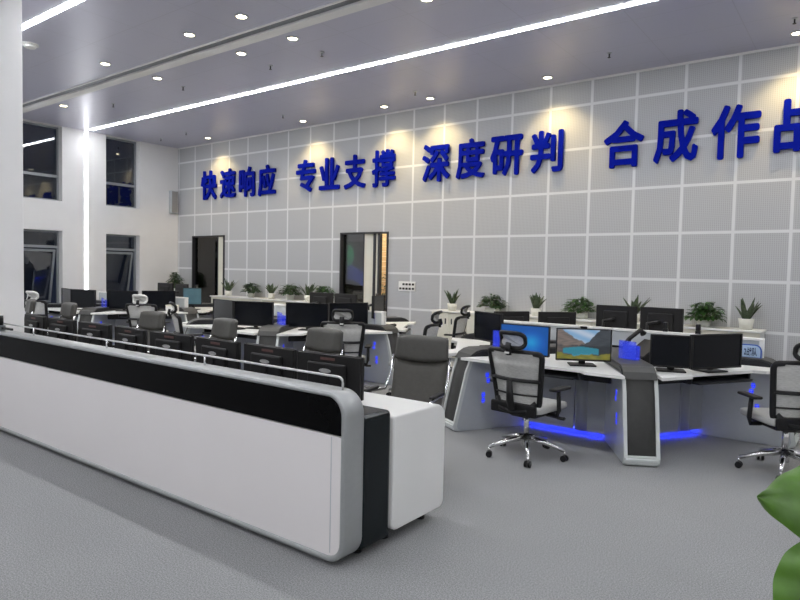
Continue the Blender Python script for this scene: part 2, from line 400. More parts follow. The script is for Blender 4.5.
# ------------------------------------------------------------------ lights
def strip(name, label, x0, x1, y0, y1, z0, z1, m='led'):
    b = B(); box(b, x0, x1, y0, y1, z0, z1); t = obj(name, b, m); tag(t, label, 'light strip', 'white LED strips'); return t
strip('led_strip', 'white light strip running the length of the ceiling nearest the lettered wall', XL + .25, XR, 7.435, 7.515, ZC - .006, ZC + .01)
strip('led_strip', 'white light strip crossing the top left corner of the ceiling', XL + .02, XR, 3.71, 3.79, ZC - .006, ZC + .01)
strip('led_strip', 'white light strip on the ceiling above the camera', XL + .02, XR, -.04, .04, ZC - .006, ZC + .01)
strip('led_strip', 'white light strip on the ceiling behind the camera', XL + .02, XR, -3.79, -3.71, ZC - .006, ZC + .01)
strip('wall_led_strip', 'vertical white light strip on the left wall between the two columns of windows', XL - .004, XL + .01, 7.435, 7.505, .1, ZC - .006, 'ledv')
strip('wall_led_strip', 'vertical white light strip on the left wall hidden behind the column', XL - .004, XL + .01, 3.70, 3.80, .1, ZC - .006, 'ledv')

def make_down(loc, label, group, warm, power):
    t = thing('downlight', label, 'downlight', loc, 0, group)
    b = B(); o = [(math.cos(a * PI / 12) * .085, math.sin(a * PI / 12) * .085) for a in range(24)]; i = [(x * .75, y * .75) for x, y in o]
    ring(b, o, i, -.012, .0, 'Z'); obj('trim_ring', b, 'satin', t)
    b = B(); cyl(b, (0, 0, -.004), (0, 0, 0), .064, n=24); obj('lamp_disc', b, 'lampwarm', t)
    l = bpy.data.lights.new('spot', 'SPOT'); l.energy = power * 1.25; l.spot_size = rad(115); l.spot_blend = .7; l.shadow_soft_size = .05; l.color = (1, .76, .36) if warm else (1, .93, .82)
    lo = bpy.data.objects.new('spot', l); C.objects.link(lo); lo.parent = t; lo.location = (0, 0, -.03)
K = 1.17
wl = ['leftmost', 'second from left', 'third from left', 'fourth from left', 'fifth from left', 'rightmost']
for i, x in enumerate((-11.16, -8.36, -6.48, -5.57, -3.64, -.75)):
    make_down((x * K, 8.12 * K, ZC), 'warm ceiling downlight close to the lettered wall, %s of that row' % wl[i], 'downlights along the lettered wall', True, 26)
for i, x in enumerate((-11.07, -8.27, -6.42, -5.5, -3.61)):
    make_down((x * K, 5.16 * K, ZC), 'round ceiling downlight just beyond the ceiling slot, %s of that row' % ['leftmost', 'second', 'third', 'fourth', 'rightmost'][i], 'downlights beyond the slot', False, 14)
for i, x in enumerate((-8.29, -6.42, -5.49)):
    make_down((x * K, 4.41 * K, ZC), 'round ceiling downlight on the near side of the ceiling slot, %s of that row' % ['leftmost', 'middle', 'rightmost'][i], 'downlights before the slot', False, 14)
# sprinklers
def make_spr():
    t = thing('sprinkler', '', 'sprinkler'); b = B(); cyl(b, (0, 0, -.01), (0, 0, 0), .035, n=14); obj('collar', b, 'satin', t)
    b = B(); cyl(b, (0, 0, -.06), (0, 0, -.01), .009, n=8); cyl(b, (0, 0, -.065), (0, 0, -.06), .022, n=10); obj('nozzle', b, 'framedark', t); return t
spr = None
SP = [(-8.33, 5.62, 'left of centre, on the near side of the light strip'), (-10.22, 5.57, 'leftmost of the row between slot and light strip'),
      (-6.47, 5.68, 'third from the left between slot and light strip'), (-5.54, 5.69, 'rightmost of the row between slot and light strip'),
      (-8.34, 7.62, 'left of centre beyond the light strip'), (-5.56, 7.7, 'in the middle beyond the light strip'), (-2.64, 7.64, 'right of centre beyond the light strip'),
      (-.74, 7.66, 'at the right edge of the ceiling'), (-11.08, 7.55, 'second from the left corner beyond the light strip'), (-12.07, 7.62, 'nearest the far left corner')]
for i, (x, y, s) in enumerate(SP):
    lab = 'small dark ceiling sprinkler ' + s
    if spr is None: spr = make_spr(); spr.location = (x * K, y * K, ZC); spr['label'] = lab; spr['group'] = 'ceiling sprinklers'
    else: dup(spr, (x * K, y * K, ZC), 0, lab)
t = thing('smoke_detector', 'white round smoke detector on the ceiling beside the column', 'smoke detector', (-8.36 * K, 3.5 * K, ZC))
b = B(); cyl(b, (0, 0, -.02), (0, 0, 0), .11, n=24); obj('base_plate', b, 'desk_white', t)
b = B(); cyl(b, (0, 0, -.055), (0, 0, -.02), .07, .09, n=24); obj('sensor_head', b, 'desk_white', t)
# wall speaker
t = thing('wall_speaker', 'slim grey loudspeaker on the left wall near the far corner', 'speaker', (XL, 9.75, 2.98))
b = B(); box(b, 0, .12, -.1, .1, 0, .6, bev=.01); obj('cabinet', b, 'satin', t)
b = B(); box(b, .121, .135, -.085, .085, .02, .58, bev=.005); obj('grille', b, 'speakergrey', t)
# switch panel
t = thing('switch_panel', 'white wall switch panel with two rows of dark buttons right of the doorway', 'switch panel', (-7.26, YB, 1.20))
b = B(); box(b, -.20, .20, -.02, 0, 0, .19, bev=.004); obj('plate', b, 'desk_white', t)
for r in range(2):
    for k in range(5):
        if r == 1 and k == 0: continue
        b = B(); box(b, -.175 + k * .076, -.125 + k * .076, -.028, -.018, .03 + r * .085, .07 + r * .085, bev=.003); obj('button', b, 'black', t)

# ------------------------------------------------------------------ lettering on the wall
LET = [('快', -13.833, -13.216, 3.293, 4.026), ('速', -13.057, -12.475, 3.304, 4.016), ('响', -12.325, -11.774, 3.291, 4.007), ('应', -11.632, -11.043, 3.276, 3.995),
       ('专', -10.355, -9.763, 3.285, 3.998), ('业', -9.644, -9.058, 3.297, 3.978), ('支', -8.918, -8.342, 3.274, 3.975), ('撑', -8.158, -7.571, 3.267, 4.003),
       ('深', -6.924, -6.314, 3.283, 3.99), ('度', -6.165, -5.579, 3.29, 4.007), ('研', -5.46, -4.84, 3.288, 3.981), ('判', -4.694, -4.123, 3.284, 3.982),
       ('合', -3.447, -2.833, 3.264, 3.989), ('成', -2.691, -2.077, 3.277, 4.04), ('作', -1.907, -1.291, 3.266, 4.019), ('战', -1.13, -.50, 3.28, 4.0)]
EN = ['first', 'second', 'third', 'fourth']; GR = ['leftmost', 'second', 'third', 'rightmost']
def text_mesh(s, off, ext, wgt=2):
    cu = bpy.data.curves.new('t', 'FONT'); cu.body = s; cu.size = 1; cu.offset = off; cu.extrude = ext; cu.resolution_u = 2
    o = bpy.data.objects.new('t', cu); C.objects.link(o)
    dg = bpy.context.evaluated_depsgraph_get(); me = bpy.data.meshes.new_from_object(o.evaluated_get(dg))
    bpy.data.objects.remove(o); bpy.data.curves.remove(cu); return me
def bold_mesh(s, d, ext):
    src = text_mesh(s, 0, ext); b = B()
    for k, (dx, dy) in enumerate([(0, 0)] + [(d * math.cos(q * PI / 4), d * math.sin(q * PI / 4)) for q in range(8)]):
        t = bmesh.new(); t.from_mesh(src)
        merge(b, t, Matrix.Translation((dx, dy, k * .004)))
    me = bpy.data.meshes.new('t'); b.to_mesh(me); b.free(); return me
for i, (ch, x0, x1, z0, z1) in enumerate(LET):
    me = bold_mesh(ch, .020 if ch == '撑' else .026, .5); me.name = 'wall_character'
    xs = [v.co.x for v in me.vertices]; ys = [v.co.y for v in me.vertices]; zs = [v.co.z for v in me.vertices]
    sx = (x1 - x0) / (max(xs) - min(xs)); sz = (z1 - z0) / (max(ys) - min(ys))
    cx = (max(xs) + min(xs)) / 2; cy = min(ys); cz = (max(zs) + min(zs)) / 2; dz = max(zs) - min(zs)
    for v in me.vertices:
        x, y, z = v.co; v.co = ((x - cx) * sx, -(z - cz) / dz * .05 - .045, (y - cy) * sz)
    me.flip_normals() if False else None
    me.materials.clear(); me.materials.append(M['letter'])
    o = bpy.data.objects.new('wall_character', me); C.objects.link(o); o.location = ((x0 + x1) / 2, YB, z0)
    tag(o, 'raised blue Chinese character %s on the back wall, %s of the %s group of four' % (ch, EN[i % 4], GR[i // 4]), 'lettering', 'blue characters on the wall')

# ------------------------------------------------------------------ long front console
con = thing('control_console', 'long white control console with black glass band and silver rounded rim in the foreground', 'console', (-2.15, 2.42, 0))
Lc = 7.2                                                       # length towards the left
out = rrect(-Lc, 0, .03, .95, [.12, .12, .13, .13], 8)
inn = rrect(-Lc + .032, -.032, .062, .922, [.09, .09, .10, .10], 8)
b = B(); ring(b, out, inn, 0, .16, 'Y'); obj('rim', b, 'silver', con, bev=.012)
b = B(); prism(b, rrect(-Lc + .032, -.032, .062, .715, [.09, .09, .012, .012], 6), .012, .1, 'Y'); p = obj('front_panel', b, 'console_white', con)
for xs in (-.105,):
    b = B(); box(b, xs - .0025, xs + .0025, .0105, .0125, .08, .71); obj('panel_seam', b, 'satin', p)
b = B(); prism(b, rrect(-Lc + .032, -.032, .72, .922, [.01, .01, .10, .10], 6), .02, .1, 'Y'); obj('glass_band', b, 'blackglass', con)
b = B(); box(b, -5.5, -.02, .16, .43, .05, .80, bev=.03, seg=3); obj('dark_body', b, 'blackgloss', con)
b = B(); box(b, -.037, -.0345, .18, .39, .74, .745); obj('top_inlay', b, 'satin', con)
b = B(); prism(b, rrect(.42, .97, .085, .76, [.05, .05, .10, .02], 8), -5.5, 0, 'X'); obj('desk_body', b, 'desk_white', con, bev=.01)
for xs in (-.12, -2.0, -3.7, -5.35):
    for ys in (.5, .88):
        b = B(); cyl(b, (xs, ys, 0), (xs, ys, .087), .03, .022, n=12); obj('foot', b, 'black', con)
for xs in (-.12, -2.0, -3.7, -5.35):
    b = B(); cyl(b, (xs, .25, 0), (xs, .25, .062), .03, .022, n=12); obj('foot', b, 'black', con)
pts = [(-.11, .10, .945), (-.11, .10, .985)] + [(-.11 - .03 * (1 - math.cos(a)), .10, .985 + .03 * math.sin(a)) for a in (.5, 1.0, 1.57)] + [(-Lc + 1.9 + .1, .10, 1.015)]
pts += [(-5.28, .10, 1.0), (-5.3, .10, .98), (-5.3, .10, .945)]
b = B(); tube(b, pts, .007, 8); rail = obj('guard_rail', b, 'rail', con)
for xs in (-1.33, -2.57, -3.83):
    b = B(); cyl(b, (xs, .10, .945), (xs, .10, 1.015), .007); obj('rail_post', b, 'chrome', rail)
# little camera clamped at the left
t = thing('desk_camera', 'small black upright camera on a clamp at the far left of the console top', 'camera', (-6.62, 2.5, .95))
b = B(); box(b, -.05, .03, -.03, .03, 0, .05, bev=.008); obj('clamp', b, 'framegrey', t)
b = B(); box(b, .031, .24, -.012, .012, .015, .035, bev=.004); obj('arm', b, 'darkplastic', t)
b = B(); cyl(b, (-.01, 0, .05), (-.01, 0, .14), .022); obj('body', b, 'black', t)

# ------------------------------------------------------------------ monitors
def make_monitor(label, w, h, z0, screen, stand='foot', picture=None, cat='monitor', detail=False):
    """faces local -Y, origin at the surface it stands on"""
    t = thing('computer_monitor', label, cat)
    b = B(); ring(b, rrect(-w / 2, w / 2, z0, z0 + h, .006, 2), rrect(-w / 2 + .010, w / 2 - .010, z0 + .016, z0 + h - .010, .003, 2), -.022, 0, 'Y')
    box(b, -w / 2 + .003, w / 2 - .003, 0, .02, z0 + .003, z0 + h - .003, bev=.004)
    box(b, -w * .3, w * .3, .02, .045, z0 + h * .15, z0 + h * .8, bev=.012); hs = obj('housing', b, 'darkplastic', t)
    b = B(); x0, x1, y0, y1 = -w / 2 + .010, w / 2 - .010, z0 + .016, z0 + h - .010
    if picture is None:
        box(b, x0, x1, -.014, -.006, y0, y1); obj('screen', b, screen, t)
    else:
        nx, nz = 110, 62; box(b, x0, x1, -.008, -.004, y0, y1)
        base = len(b.verts); vs = [[b.verts.new((x0 + (x1 - x0) * i / nx, -.014, y0 + (y1 - y0) * j / nz)) for i in range(nx + 1)] for j in range(nz + 1)]
        for j in range(nz):
            for i in range(nx): b.faces.new((vs[j][i], vs[j][i + 1], vs[j + 1][i + 1], vs[j + 1][i]))
        o = obj('screen', b, 'scr_pic', t); at = o.data.color_attributes.new('Col', 'FLOAT_COLOR', 'POINT')
        for v in o.data.vertices:
            at.data[v.index].color = (*picture((v.co.x - x0) / (x1 - x0), (v.co.z - y0) / (y1 - y0)), 1)
    if detail:
        b = B(); prism(b, [(.05 * math.cos(a * PI / 8), z0 + h * .62 + .014 * math.sin(a * PI / 8)) for a in range(16)], .046, .049, 'Y'); obj('badge', b, 'logo', hs)
        b = B(); box(b, -.06, .06, .021, .024, z0 + h * .86, z0 + h * .92); obj('label_strip', b, 'redlabel', hs)
    if stand == 'foot':
        b = B(); box(b, -.03, .03, .045, .062, .015, z0 + h * .55, bev=.004); obj('stand_neck', b, 'darkplastic', t)
        b = B(); box(b, -.12, .12, -.04, .15, 0, .014, bev=.006); obj('stand_base', b, 'darkplastic', t)
    elif stand == 'arm':
        b = B(); cyl(b, (.12, .13, 0), (.12, .13, z0 + h * .45), .017); cyl(b, (.12, .13, z0 + h * .4), (0, .05, z0 + h * .5), .02); obj('stand_neck', b, 'darkplastic', t)
        b = B(); cyl(b, (.12, .13, 0), (.12, .13, .02), .05); obj('stand_base', b, 'darkplastic', t)
    return t
# console monitors: backs to the camera
mx_ = [-2.80, -3.38, -3.97, -4.58, -5.20, -5.82, -6.46, -7.05]
nm = ['nearest of the row', 'second nearest of the row', 'third nearest of the row', 'fourth nearest of the row', 'fifth nearest of the row', 'sixth nearest of the row', 'seventh nearest of the row', 'farthest of the row']
cm = None
for i, x in enumerate(mx_):
    lab = 'black monitor seen from behind on the front console, ' + nm[i]
    if cm is None:
        cm = make_monitor(lab, .535, .275, .012, 'scr_dark', detail=True); cm['group'] = 'monitors on the front console'
        cm.location = (x, 2.99, .76); cm.rotation_euler = (0, 0, PI + rad(3))
    else: dup(cm, (x, 2.99, .76), PI + rad(random.uniform(-5, 7)), lab)

# ------------------------------------------------------------------ chairs
def castor(bm, x, y, mx):
    pass
def star_base(t, m, r=.31, hub=.115, phase=0.3):
    b = B(); cyl(b, (0, 0, .09), (0, 0, .18), .036, .03, n=14); cyl(b, (0, 0, .18), (0, 0, .40), .024, n=12); obj('gas_column', b, 'chrome' if m == 'chrome' else 'darkplastic', t)
    bs = B()
    for k in range(5):
        a = phase + k * 2 * PI / 5; c, s = math.cos(a), math.sin(a)
        tube(bs, [(c * .02, s * .02, .165), (c * r * .5, s * r * .5, .14), (c * r, s * r, .09)], [.026, .021, .015], 8)
        cyl(bs, (c * r, s * r, .05), (c * r, s * r, .088), .010, n=8)
    base = obj('star_base', bs, m, t)
    for k in range(5):
        a = phase + k * 2 * PI / 5; c, s = math.cos(a), math.sin(a); ta = a + 1.2; tx, ty = math.cos(ta), math.sin(ta)
        b = B()
        for q in (-1, 1): cyl(b, (c * r + tx * q * .008, s * r + ty * q * .008, .027), (c * r + tx * q * .026, s * r + ty * q * .026, .027), .027, n=14)
        obj('castor', b, 'black', base)
# --- mesh task chair, faces local +Y
def make_task(label, white_head=False, arms=True):
    t = thing('task_chair', label, 'chair')
    star_base(t, 'chrome', r=.335)
    b = B(); pad(b, .50, .48, .07, .03, xf((0, .03, .455)))
    obj('seat', b, 'fabric', t)
    b = B(); box(b, -.20, .20, -.18, .22, .385, .425, bev=.02); box(b, -.09, .09, -.12, .10, .36, .40, bev=.01); box(b, -.225, .225, -.235, -.20, .40, .50, bev=.015); cyl(b, (.09, .05, .385), (.30, .05, .375), .010); box(b, .27, .34, .03, .07, .365, .39, bev=.008); obj('seat_shell', b, 'black', t)
    # backrest: rounded frame, leaning back
    def bp(x, z):                                             # point on the curved back surface
        y = -.20 - .10 * ((z - .5) / .45) ** 1.3 * 1.0 if z > .5 else -.20
        return Vector((x, y + .07 * (x / .24) ** 2, z))
    def path(hw0, hw1, z0, z1, r=.05):
        P = []
        for (x, z) in rrect(-1, 1, 0, 1, .10, 4):
            zz = z0 + z * (z1 - z0); hw = hw0 + (hw1 - hw0) * z; P.append(bp(x * hw, zz))
        return P
    b = B(); tube(b, path(.205, .262, .47, .935), .024, 8, closed=True, up=Vector((0, 1, 0))); fr = obj('back_frame', b, 'black', t)
    b = B()
    for z, r in ((.70, .032), (.575, .016)):
        hw = .205 + .052 * (z - .5) / .435; tube(b, [bp(-hw + 2 * hw * k / 8, z) + Vector((0, -.005, 0)) for k in range(9)], r, 8, sx=.5, up=Vector((0, 1, 0)))
    obj('cross_bar', b, 'black', fr)
    b = B(); box(b, -.045, .045, bp(0, .70).y - .024, bp(0, .70).y - .014, .69, .71); obj('badge', b, 'lightmesh', fr)
    b = B(); n = 8; rows = []
    for j in range(9):
        z = .505 + .425 * j / 8; hw = .20 + .052 * (z - .5) / .435; rows.append([b.verts.new(bp(-hw + 2 * hw * i / n, z)) for i in range(n + 1)])
    for j in range(8):
        for i in range(n): b.faces.new((rows[j][i], rows[j][i + 1], rows[j + 1][i + 1], rows[j + 1][i])).smooth = True
    obj('back_mesh', b, 'seatmesh', t)
    b = B(); tube(b, [(0, -.10, .40), (0, -.22, .42), (0, -.27, .52), (0, -.29, .70)], [.03, .028, .024, .018], 8, sx=1.6); tube(b, [(-.19, -.17, .52), (-.12, -.23, .44), (0, -.24, .42), (.12, -.23, .44), (.19, -.17, .52)], .02, 8); obj('spine', b, 'black', t)
    # headrest
    yh = -.31
    b = B(); tube(b, [(0, yh, .92), (0, yh - .02, .97), (0, yh - .005, 1.02)], .018, 8, sx=1.6); obj('headrest_stem', b, 'black', t)
    b = B(); P = [Vector((x, yh + .03 + .05 * (x / .13) ** 2 - .03 * ((z - 1.03) / .06) ** 2, z)) for x, z in rrect(-.115, .115, .975, 1.10, .04, 4)]
    tube(b, P, .019, 8, closed=True, up=Vector((0, 1, 0))); hd = obj('headrest_frame', b, 'desk_white' if white_head else 'black', t)
    b = B(); vs = [b.verts.new(p) for p in P]; b.faces.new(vs); obj('headrest_mesh', b, 'lightmesh' if white_head else 'seatmesh', hd)
    b = B(); box(b, -.02, .02, yh - .035, yh - .022, .93, .945); obj('clip', b, 'desk_white', hd)
    if arms:
        for s in (-1, 1):
            b = B(); tube(b, [(s * .20, .02, .40), (s * .285, .02, .40), (s * .30, .02, .45), (s * .30, .0, .62)], [.018, .02, .02, .018], 8); ar = obj('armrest', b, 'black', t)
            b = B(); box(b, s * .30 - .04, s * .30 + .04, -.10, .15, .62, .645, bev=.012, seg=3); obj('arm_pad', b, 'darkplastic', ar)
    return t
POD = [(-2.42, 7.04), (-7.15, 7.04), (-11.9, 7.04)]
tc = make_task('near mesh task chair with chrome base before the blue screen')
tc.location = (-2.35, 5.03, 0); tc.rotation_euler = (0, 0, rad(-7)); tc['group'] = 'mesh task chairs'
dup(tc, (-.50, 6.02, 0), rad(38), 'black mesh task chair at the right edge, turned towards two dark monitors')
dup(tc, (-5.30, 5.93, 0), rad(35), 'black mesh task chair at the middle workstation, right of its two dark monitors')
dup(tc, (-7.35, 5.15, 0), rad(-30), 'black mesh task chair tucked between the leather chairs before the middle workstation')
dup(tc, (-4.50, 6.35, 0), rad(108), 'black mesh task chair seen sideways in the aisle, nearer of two headrest loops')
dup(tc, (-4.98, 7.85, 0), rad(104), 'black mesh task chair seen sideways near the cabinet, farther of two headrest loops')
tw = make_task('mesh task chair with a pale headrest before the right bay of the left workstation', True)
tw.location = (-9.80, 5.95, 0); tw.rotation_euler = (0, 0, rad(30)); tw['group'] = 'mesh task chairs'
dup(tw, (-11.62, 5.10, 0), rad(15), 'mesh task chair with a pale headrest just right of the column')

# --- grey leather conference chair, faces local +Y
def make_leather(label):
    t = thing('leather_chair', label, 'chair')
    star_base(t, 'darkplastic', r=.30, phase=.1)
    b = B(); pad(b, .50, .50, .09, .04, xf((0, .02, .45))); obj('seat', b, 'chairleather', t)
    b = B(); box(b, -.16, .16, -.14, .16, .385, .41, bev=.01); obj('seat_plate', b, 'darkplastic', t)
    def sheet(z0, z1, w0, w1, y0, th, curve):
        b = B(); n = 12; m = 10; fr = []; bk = []
        def yy(z): return -.21 - .16 * (z - .45) / .6 - .02 * math.sin((z - .45) / .6 * PI)
        for j in range(m + 1):
            rf = []; rb = []
            for i in range(n + 1):
                u = -1 + 2 * i / n; 
                lo = z0 + (curve * u * u if curve > 0 else curve * 0); z = lo + (z1 + (-.02 * u ** 6 if z1 > .9 else .035 * u * u) - lo) * j / m
                w = w0 + (w1 - w0) * j / m; x = u * w / 2; e = max(0, 1 - abs(u) ** 8) ** .5
                ez = 1 - abs(2 * j / m - 1) ** 6; q = th * (.35 + .65 * min(e, ez ** .5 if ez > 0 else 0))
                y = yy(z) + .035 * u * u; rf.append(b.verts.new((x, y + q + y0, z))); rb.append(b.verts.new((x, y - .012 * min(e, ez), z)))
            fr.append(rf); bk.append(rb)
        for j in range(m):
            for i in range(n):
                b.faces.new((fr[j][i], fr[j][i + 1], fr[j + 1][i + 1], fr[j + 1][i])).smooth = True
                b.faces.new((bk[j][i + 1], bk[j][i], bk[j + 1][i], bk[j + 1][i + 1])).smooth = True
        for i in range(n):
            b.faces.new((bk[0][i], bk[0][i + 1], fr[0][i + 1], fr[0][i])); b.faces.new((fr[m][i], fr[m][i + 1], bk[m][i + 1], bk[m][i]))
        for j in range(m):
            b.faces.new((bk[j][0], fr[j][0], fr[j + 1][0], bk[j + 1][0])); b.faces.new((fr[j][n], bk[j][n], bk[j + 1][n], fr[j + 1][n]))
        return b
    obj('backrest', sheet(.46, .85, .44, .47, 0, .045, 0), 'chairleather', t)
    obj('head_panel', sheet(.845, 1.065, .47, .445, .006, .06, .035), 'leather', t)
    for s in (-1, 1):
        b = B(); tube(b, [(s * .245, -.30, .90), (s * .255, -.24, .72), (s * .26, -.16, .63), (s * .28, .05, .645), (s * .28, .20, .635), (s * .27, .235, .57), (s * .245, .16, .44), (s * .20, .02, .40)], .011, 8); ar = obj('armrest', b, 'chrome', t)
        b = B(); pad(b, .045, .24, .022, .01, xf((s * .28, .06, .662))); obj('arm_pad', b, 'black', ar)
    return t
lc = make_leather('large grey leather chair with chrome arms at the near end of the front console')
lc.location = (-2.86, 3.93, 0); lc.rotation_euler = (0, 0, rad(193)); lc['group'] = 'grey leather console chairs'
for x, y, r, s in ((-3.94, 3.80, 176, 'second nearest of the row behind the console'), (-5.38, 3.80, 172, 'third nearest of the row behind the console'),
                   (-6.66, 3.80, 183, 'fourth nearest of the row behind the console'), (-8.80, 3.84, 174, 'left of the fourth after a wide gap'),
                   (-9.95, 3.82, 165, 'farthest of the row, dim beside the column')):
    dup(lc, (x, y, 0), rad(r), 'grey leather chair with chrome arms, ' + s)

# ------------------------------------------------------------------ hexagonal workstations
def make_pod(label):
    t = thing('hexagonal_workstation', label, 'workstation', (*POD[0], 0), 0, 'six sided operator workstations')
    prof_core = [(.28, .0), (1.84, .0), (1.895, .03), (1.905, .07), (1.80, .56), (1.765, .66)] + [(1.765 - .14 + .14 * math.cos(a), .655 + .14 * math.sin(a)) for a in [k * PI / 2 / 6 for k in range(1, 7)]] + [(.28, .795)]
    prof_side = [(.95, .0), (1.83, .0), (1.905, .02), (1.925, .07), (1.80, .60), (1.772, .67)] + [(1.772 - .08 + .08 * math.cos(a), .665 + .08 * math.sin(a)) for a in [k * PI / 2 / 5 for k in range(1, 6)]] + [(.95, .745)]
    for k in range(6):
        a = k * PI / 3; mx = Matrix.Rotation(a, 4, 'Z')
        b = B(); prism(b, prof_core, -.118, .118, 'Y', mx=mx)
        # wider leather capping over the top and the shoulder
        cap = [(.30, .752), (1.64, .752), (1.70, .735), (1.735, .70)]; top = [(1.772, .71), (1.735, .762), (1.68, .795), (1.62, .81), (.30, .81)]
        prism(b, cap + top, -.145, .145, 'Y', bev=.008, mx=mx)
        wg = obj('wing_support', b, 'edgeblack', t)
        b = B(); lp = [p for p in prof_core[3:-1]]
        off = [(r + .006, z + .004) for r, z in lp]; off[0] = (off[0][0], .10)
        pts = off + [(.30, .816)]
        t_ = bmesh.new(); L0 = [t_.verts.new((r, -.108, z)) for r, z in pts]; L1 = [t_.verts.new((r, .108, z)) for r, z in pts]
        in0 = [t_.verts.new((r - .01, -.115, z - .008)) for r, z in pts]; in1 = [t_.verts.new((r - .01, .115, z - .008)) for r, z in pts]
        for i in range(len(pts) - 1):
            for A, Bq in ((L0, L1), (L0, in0), (L1, in1)): t_.faces.new((A[i], A[i + 1], Bq[i + 1], Bq[i])).smooth = True
        t_.faces.new((L0[0], L1[0], in1[0], in0[0])); merge(b, t_, mx)
        prism(b, [(1.10, .811), (1.62, .811), (1.68, .796), (1.736, .763), (1.774, .71), (1.781, .712), (1.745, .77), (1.685, .805), (1.62, .82), (.30, .82), (.30, .811)], -.138, .138, 'Y', mx=mx)
        obj('leather_cover', b, 'wingleather', wg)
        for s in (-1, 1):
            b = B(); y0, y1 = (.119, .145) if s > 0 else (-.145, -.119)
            prism(b, prof_side, y0, y1, 'Y', bev=.010, mx=mx); sp_ = obj('side_panel', b, 'silver' if False else 'satin', wg)
            # front silver lip of the panel
            b = B(); e = prof_side[2:-1]; q = [(r + .004, z) for r, z in e] + [(r - .03, z - .012) for r, z in e[::-1]]
            prism(b, q, y0 - .002, y1 + .002, 'Y', mx=mx); obj('panel_lip', b, 'lipsilver', sp_)
            # two stacked blue marks on each panel
            yy = .1475 if s > 0 else -.1495
            for grp in (((1.56, .56), (1.545, .50)), ((1.60, .36), (1.60, .30))):
                b = B()
                for (r0, z0) in grp:
                    for (dr, dz, w, h) in ((0, .018, .034, .007), (0, .0, .044, .007), (0, -.018, .028, .007), (-.010, 0, .007, .042), (.012, -.006, .007, .034)):
                        box(b, r0 + dr - w / 2, r0 + dr + w / 2, yy, yy + .002, z0 + dz - h / 2, z0 + dz + h / 2, mx=mx)
                box(b, grp[0][0] - .002, grp[0][0] + .002, yy, yy + .001, grp[1][1], grp[0][1], mx=mx)
                tag(obj('blue_mark', b, 'bluesign', sp_), 'glowing blue marks', None)
        b = B(); prism(b, [(1.80, .0), (1.90, .0), (1.935, .03), (1.935, .075), (1.91, .09), (1.86, .09)], -.142, .142, 'Y', bev=.012, mx=mx); obj('foot_rim', b, 'lipsilver', wg)
    for k in range(6):
        a = k * PI / 3 + PI / 6; mx = Matrix.Rotation(a, 4, 'Z')
        def hv(u): return u * math.tan(PI / 6) - .15 / math.cos(PI / 6)
        poly = [(.32, -hv(.32)), (1.70, -hv(1.70)), (1.70, -.46), (1.62, -.38), (1.62, .38), (1.70, .46), (1.70, hv(1.70)), (.32, hv(.32))]
        b = B(); prism(b, poly, .722, .75, 'Z', bev=.003, mx=mx); obj('desktop', b, 'desk_white', t)
        b = B(); box(b, 1.30, 1.66, -.34, .34, .655, .675, bev=.004, mx=mx); box(b, 1.28, 1.60, -.38, -.36, .655, .722, mx=mx); box(b, 1.28, 1.60, .36, .38, .655, .722, mx=mx); box(b, 1.26, 1.28, -.55, .55, .60, .722, mx=mx); obj('keyboard_tray', b, 'edgeblack', t)
        b = B(); w = hv(1.04) + .03; box(b, 1.02, 1.04, -w, .12, .06, .70, mx=mx); box(b, 1.02, 1.04, .13, w, .06, .70, mx=mx); tube(b, [(1.00, .20, .065), (1.00, .20, .70)], .07, 16, mx=mx); pn = obj('back_panel', b, 'laminate', t)
        b = B(); box(b, 1.0, 1.018, -w + .05, w - .05, .062, .075, mx=mx); tag(obj('under_glow_light', b, 'blueglow', pn), 'blue light strip under the panel', None)
        b = B(); box(b, .93, .95, -w + .04, w - .04, 0, .065, mx=mx); obj('plinth', b, 'laminate', pn)
    b = B(); box(b, -1.58, 1.58, -.02, .02, .82, .985); pt = obj('privacy_partition', b, 'partition', t)
    b = B(); box(b, -1.62, 1.62, -.035, .035, .985, 1.01, bev=.004); box(b, -1.62, -1.58, -.03, .03, .82, .985); box(b, 1.58, 1.62, -.03, .03, .82, .985); obj('partition_frame', b, 'desk_white', pt)
    return t
pod = make_pod('six sided white and grey workstation at the right, with the blue and lake picture screens')
dup(pod, (*POD[1], 0), 0, 'six sided white and grey workstation in the middle, left of the aisle')
dup(pod, (*POD[2], 0), 0, 'six sided white and grey workstation farthest left, beyond the column')

# screen pictures
def lake(u, v):
    def n(x): return .03 * math.sin(x * 13 + 1) + .018 * math.sin(x * 31) + .01 * math.sin(x * 67 + 2)
    hz = .46; ref = v < hz; vv = 2 * hz - v if ref else v
    left = hz + .50 * max(0, 1 - max(0, u - .12) / .44) ** .9 + n(u)
    right = hz + .62 * max(0, min(1, (u - .50) / .34)) + n(u + 3)
    tx = .5 + .5 * math.sin(u * 25 + 4 * math.sin(vv * 17)) * math.sin(vv * 29 + 3 * u)
    shore = .12 + .16 * abs(u - .45) + n(u)
    if v < shore: return (.13 + .14 * tx, .15 + .09 * tx, .03)
    k = .6 if ref else 1
    if ref and shore + .03 < v < hz - .03 - .25 * abs(u - .45) ** 1.2 and abs(u - .45) < .34: return (.03, .24, .33)
    if vv < right: return tuple(c * k for c in (.035 + .03 * tx, .045 + .03 * tx, .055 + .035 * tx))
    if vv < left: return tuple(c * k for c in (.13 + .13 * tx, .115 + .09 * tx, .11 + .07 * tx))
    if ref: return (.05, .33, .48)
    c = .5 + .5 * math.sin(u * 11 + v * 17); return (.22 + .30 * c, .42 + .2 * c, .66 + .1 * c)
def blue(u, v):
    d = math.hypot((u - .66) * 1.6, v - .42); g = max(0, 1 - d / .5)
    return (.005 + .01 * g, .10 + .30 * g ** 2, .42 + .35 * g)
def clouds(u, v): return (.05 + .1 * v, .2 + .1 * u, .35)

